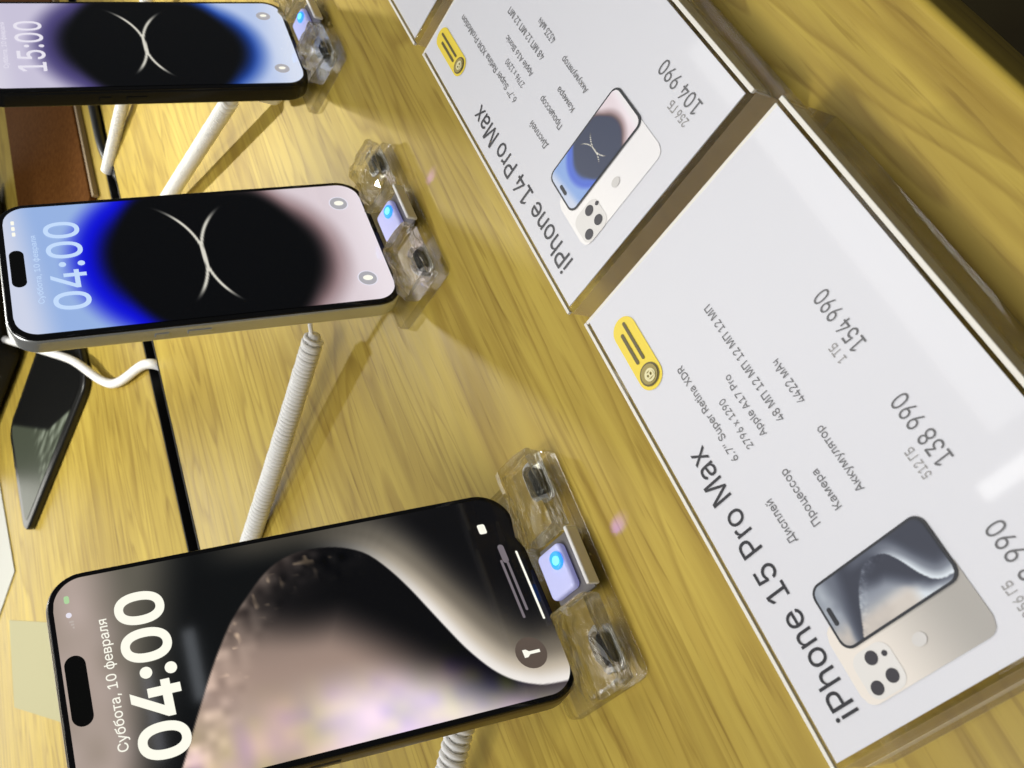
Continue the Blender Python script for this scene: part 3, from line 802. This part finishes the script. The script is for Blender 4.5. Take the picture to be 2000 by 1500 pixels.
def phone_stand(x, y, yaw, label, seed, tilt):
    """local frame: origin on the table under the phone's lower front edge, -y towards the shopper"""
    t = thing('phone_stand', label, 'phone stand', place(x, y, 0, yaw), 'clear acrylic phone stands')
    b = link('base_plate', slab_mesh('base_plate', 0.084, 0.0365, 0.003, 0.0003, 0.0048, 0.0008, 5, 0, -0.0035), M['acrylic'], t); flat_smooth(b, 40)
    for k, (a, c) in enumerate(((-0.0425, -0.0120), (0.0115, 0.0425))):
        link('lip', blob_mesh('lip', a, c, -0.0200, -0.0024, 0.0050, 0.0132, seed + k), M['lip_acrylic'], t, smooth=False)
        cx = (a + c) / 2 + (0.004 if k else -0.003)
        link('reflection_rim', slab_mesh('reflection_rim', 0.0150, 0.0072, 0.0035, 0.0051, 0.0062, 0.0005, 8, cx, -0.0155), M['steel'], t)  # bright outline of the reflection, built as a ring
        link('reflection_oval', slab_mesh('reflection_oval', 0.0115, 0.0048, 0.0024, 0.0063, 0.0088, 0.0012, 8, cx, -0.0155), M['dark_reflection'], t)  # dark oval shaped to imitate a reflection inside the acrylic
    s = link('alarm_sensor', slab_mesh('alarm_sensor', 0.0165, 0.0120, 0.002, 0.0062, 0.0096, 0.0012, 5, 0.0, -0.0092), M['sensor'], t); flat_smooth(s, 50)
    d = link('indicator_lamp', slab_mesh('indicator_lamp', 0.0062, 0.0052, 0.0025, 0.0092, 0.0108, 0.0007, 6, 0.0026, -0.0122), M['led'], s)
    link('indicator_core', slab_mesh('indicator_core', 0.0030, 0.0030, 0.0014, 0.0107, 0.0113, 0.0003, 6, 0.0022, -0.0128), M['led_core'], s)
    link('light_bar', box_mesh('light_bar', -0.0105, 0.0105, -0.0216, -0.0202, 0.0049, 0.0100, 0.0005), M['milky'], t, smooth=False)
    link('sensor_tray', box_mesh('sensor_tray', -0.0110, 0.0110, -0.0200, -0.0026, 0.0050, 0.0062, 0.0004), M['tray'], t, smooth=False)
    ld = bpy.data.lights.new('indicator_light', 'SPOT'); ld.energy = 0.07; ld.color = (0.08, 0.04, 1.0); ld.spot_size = math.radians(24); ld.spot_blend = 1.0; ld.shadow_soft_size = 0.001
    lo = bpy.data.objects.new('indicator_light', ld); C.objects.link(lo); lo.parent = t
    lo.location = (0.002, -0.0225, 0.0115)
    lo.rotation_euler = (Vector((0.004, -0.0335, 0)) - Vector(lo.location)).to_track_quat('-Z', 'Y').to_euler()
    # inclined support behind the phone and the round alarm puck
    ct, st = math.cos(tilt), math.sin(tilt)
    def slope(z_off, length, half, thick):
        vs = []
        for (px, py, pz) in ((-half, 0, 0), (half, 0, 0), (half, length, 0), (-half, length, 0), (-half, 0, -thick), (half, 0, -thick), (half, length, -thick), (-half, length, -thick)):
            zz = pz - z_off
            vs.append((px, py * ct - zz * st, 0.0056 + py * st + zz * ct + 0.004))
        me = bpy.data.meshes.new('back_support')
        me.from_pydata(vs, [], [(0, 1, 2, 3), (7, 6, 5, 4), (4, 5, 1, 0), (5, 6, 2, 1), (6, 7, 3, 2), (7, 4, 0, 3)]); me.update(); return me
    link('back_support', slope(0.0098, 0.055, 0.014, 0.003), M['acrylic'], t, smooth=False)
    link('alarm_puck', slab_mesh('alarm_puck', 0.026, 0.018, 0.007, 0.0052, 0.031, 0.003, 8, 0, 0.0260), M['puck'], t)
    return t

phone_stand(0.0942, 0.0781, -0.0546, 'clear acrylic stand under the smartphone with the brown swirl wallpaper', 1, 1.2114)
phone_stand(0.2721, 0.0833, -0.0079, 'clear acrylic stand under the smartphone with vivid blue wallpaper', 4, 1.2338)
phone_stand(0.4233, 0.0839, -0.0011, 'clear acrylic stand under the black edged smartphone showing 15:00', 8, 1.2493)

# ---------------------------------------------------------------- cables
def coil_cable(p0, p1, sag, label, R0=0.0042, wire=0.00108, pitch=0.0021, lead_from=None):
    p0, p1 = Vector(p0), Vector(p1)
    L = (p1 - p0).length; turns = int(L / pitch); n = turns * 14
    d = (p1 - p0).normalized(); a = d.cross(Vector((0, 0, 1))).normalized(); b = a.cross(d)
    t = thing('coiled_cable', label, 'cable', Matrix.Translation(p1), 'white coiled security cables')
    pts = []
    for i in range(n + 1):
        q = i / n
        qq = q + 0.004 * math.sin(q * 23 + p0.x * 50) * math.sin(math.pi * q) + 0.006 * math.exp(-q * 40) * math.sin(q * 300)
        c = p0 + (p1 - p0) * qq + Vector((0, 0, -sag * 4 * q * (1 - q)))
        ang = 2 * math.pi * turns * q
        r = R0 * min(1, 0.25 + i / 24) * (1 + 0.05 * noise.noise(Vector((q * 40, p0.x * 30, 0))))
        pts.append(c + (a * math.cos(ang) + b * math.sin(ang)) * r - p1)
    link('coil', tube_mesh('coil', pts, wire, 6), M['cable'], t)
    core = [p0 + (p1 - p0) * k / 20 + Vector((0, 0, -sag * 4 * (k / 20) * (1 - k / 20))) - p1 for k in range(21)]
    link('inner_lead', tube_mesh('inner_lead', core, 0.0031, 8), M['cable'], t)
    if lead_from:
        a0 = Vector(lead_from); mid = (a0 + p0) / 2 + Vector((0.004, -0.001, 0.004))
        link('lead', tube_mesh('lead', [q - p1 for q in spline([a0, mid, p0 + (p1 - p0) * 0.02], 8)], 0.0011, 8), M['cable'], t)
    return t

coil_cable((0.2634, 0.1385, 0.0165), (0.2130, 0.3300, -0.0010), 0.001, 'white coiled cable running from the vivid blue smartphone to the slot', lead_from=(0.2690, 0.1150, 0.0230))
coil_cable((0.4360, 0.1340, 0.0210), (0.5200, 0.3340, 0.0005), 0.0, 'white coiled cable running from the black edged smartphone to the slot', lead_from=(0.4240, 0.1150, 0.0230))
coil_cable((0.0880, 0.1060, 0.0180), (-0.0480, 0.3340, 0.0005), 0.0, 'white coiled cable running from the brown swirl smartphone to the slot', pitch=0.0034)
coil_cable((0.6350, 0.1300, 0.0230), (0.6220, 0.3360, 0.0010), 0.0, 'white coiled cable ending in the slot beside the brown leather pad')

cab = link('charging_cable', tube_mesh('charging_cable', spline([(0.655, 0.5715, 0.020), (0.570, 0.492, 0.0135), (0.510, 0.436, 0.0130), (0.452, 0.394, 0.0045), (0.420, 0.336, 0.0035), (0.412, 0.331, -0.012)], 14), 0.0034, 10), M['cable'])
tag(cab, 'plain white charging cable bending from the tablet to the slot', 'cable')
blk = link('power_cable', tube_mesh('power_cable', spline([(0.600, 0.3335, -0.012), (0.640, 0.3320, 0.0015), (0.690, 0.3290, 0.0042), (0.760, 0.3280, 0.0045), (0.840, 0.334, -0.004)], 14), 0.0042, 10), M['cable_black'])
tag(blk, 'black power cable lying along the slot beside the leather pad', 'cable')

# ---------------------------------------------------------------- things beyond the slot
pad = thing('leather_pad', 'brown leather pad lying along the cable slot', 'pad', Matrix.Translation((0.62, 0.361, 0)))
o = link('pad_body', slab_mesh('pad_body', 0.50, 0.164, 0.004, 0.0003, 0.007, 0.0016, 5, 0.25, 0.084), M['leather'], pad); flat_smooth(o, 40)
link('pad_edge', box_mesh('pad_edge', 0.0, 0.50, -0.0022, 0.0012, 0.0003, 0.0055, 0.0008), M['piping'], pad, smooth=False)

tab = thing('tablet', 'black tablet lying flat with a painted grey green reflection', 'tablet', place(0.486, 0.432, 0, 0.085))
o = link('tablet_case', slab_mesh('tablet_case', 0.128, 0.190, 0.016, 0.0003, 0.0068, 0.002, 10, 0.064, 0.095), M['tablet_body'], tab); flat_smooth(o, 50)
def tablet_reflection(u, v):                     # u from the left edge, v down from the far edge (mm)
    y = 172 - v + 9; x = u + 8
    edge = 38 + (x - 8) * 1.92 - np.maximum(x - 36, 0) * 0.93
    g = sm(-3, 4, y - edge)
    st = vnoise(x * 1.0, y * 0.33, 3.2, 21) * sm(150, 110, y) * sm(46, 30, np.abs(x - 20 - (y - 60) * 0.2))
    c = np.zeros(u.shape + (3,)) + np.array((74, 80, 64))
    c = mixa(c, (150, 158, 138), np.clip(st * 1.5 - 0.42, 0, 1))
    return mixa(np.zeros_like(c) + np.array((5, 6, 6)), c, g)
o = link('tablet_screen', picture_mesh('tablet_screen', 112, 172, 7, tablet_reflection, 1.2, 8, -181, 0.0071), M['screen_reflection'], tab, smooth=False)  # reflection on the glass painted as emissive vertex colour
link('home_button', slab_mesh('home_button', 0.006, 0.006, 0.0029, 0.0060, 0.0072, 0.0002, 6, 0.064, 0.0048), M['tablet_body'], tab, smooth=False)

spk = thing('speaker_box', 'black box standing upright behind the flat tablet', 'speaker', Matrix.Translation((0.640, 0.575, 0)))
o = link('cabinet', box_mesh('cabinet', 0, 0.26, 0, 0.20, 0.004, 0.30, 0.008, 3), M['black_box'], spk); flat_smooth(o, 40)
link('grille', box_mesh('grille', 0.012, 0.248, -0.003, 0.004, 0.02, 0.288, 0.002), M['black_box'], spk, smooth=False)
for fx in (0.02, 0.24):
    link('foot', slab_mesh('foot', 0.016, 0.016, 0.0079, 0.0002, 0.006, 0.001, 6, fx, 0.03), M['tablet_body'], spk)

ws = link('paper_sheet', slab_mesh('paper_sheet', 0.16, 0.11, 0.001, 0.0003, 0.0012, 0, 2, 0.08, 0.055), M['sheet'], smooth=False)
ws.matrix_world = place(0.471, 0.678, 0, 0.17)
tag(ws, 'white sheet of paper lying beyond the flat tablet', 'paper')
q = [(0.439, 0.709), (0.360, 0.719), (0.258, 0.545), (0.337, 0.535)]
gm = bpy.data.meshes.new('table_reflection')
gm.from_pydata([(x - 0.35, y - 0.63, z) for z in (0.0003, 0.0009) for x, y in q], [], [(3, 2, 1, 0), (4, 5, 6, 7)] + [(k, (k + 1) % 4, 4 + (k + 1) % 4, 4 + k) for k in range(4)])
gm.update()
gs = link('table_reflection', gm, M['grey_reflection'], smooth=False, loc=(0.35, 0.63, 0))  # flat patch whose colour stands in for a reflection on the tabletop
tag(gs, 'pale grey reflection painted on the table behind the brown swirl smartphone', 'sheet')  # category 'sheet' here means the stand-in reflection patch, not a real sheet
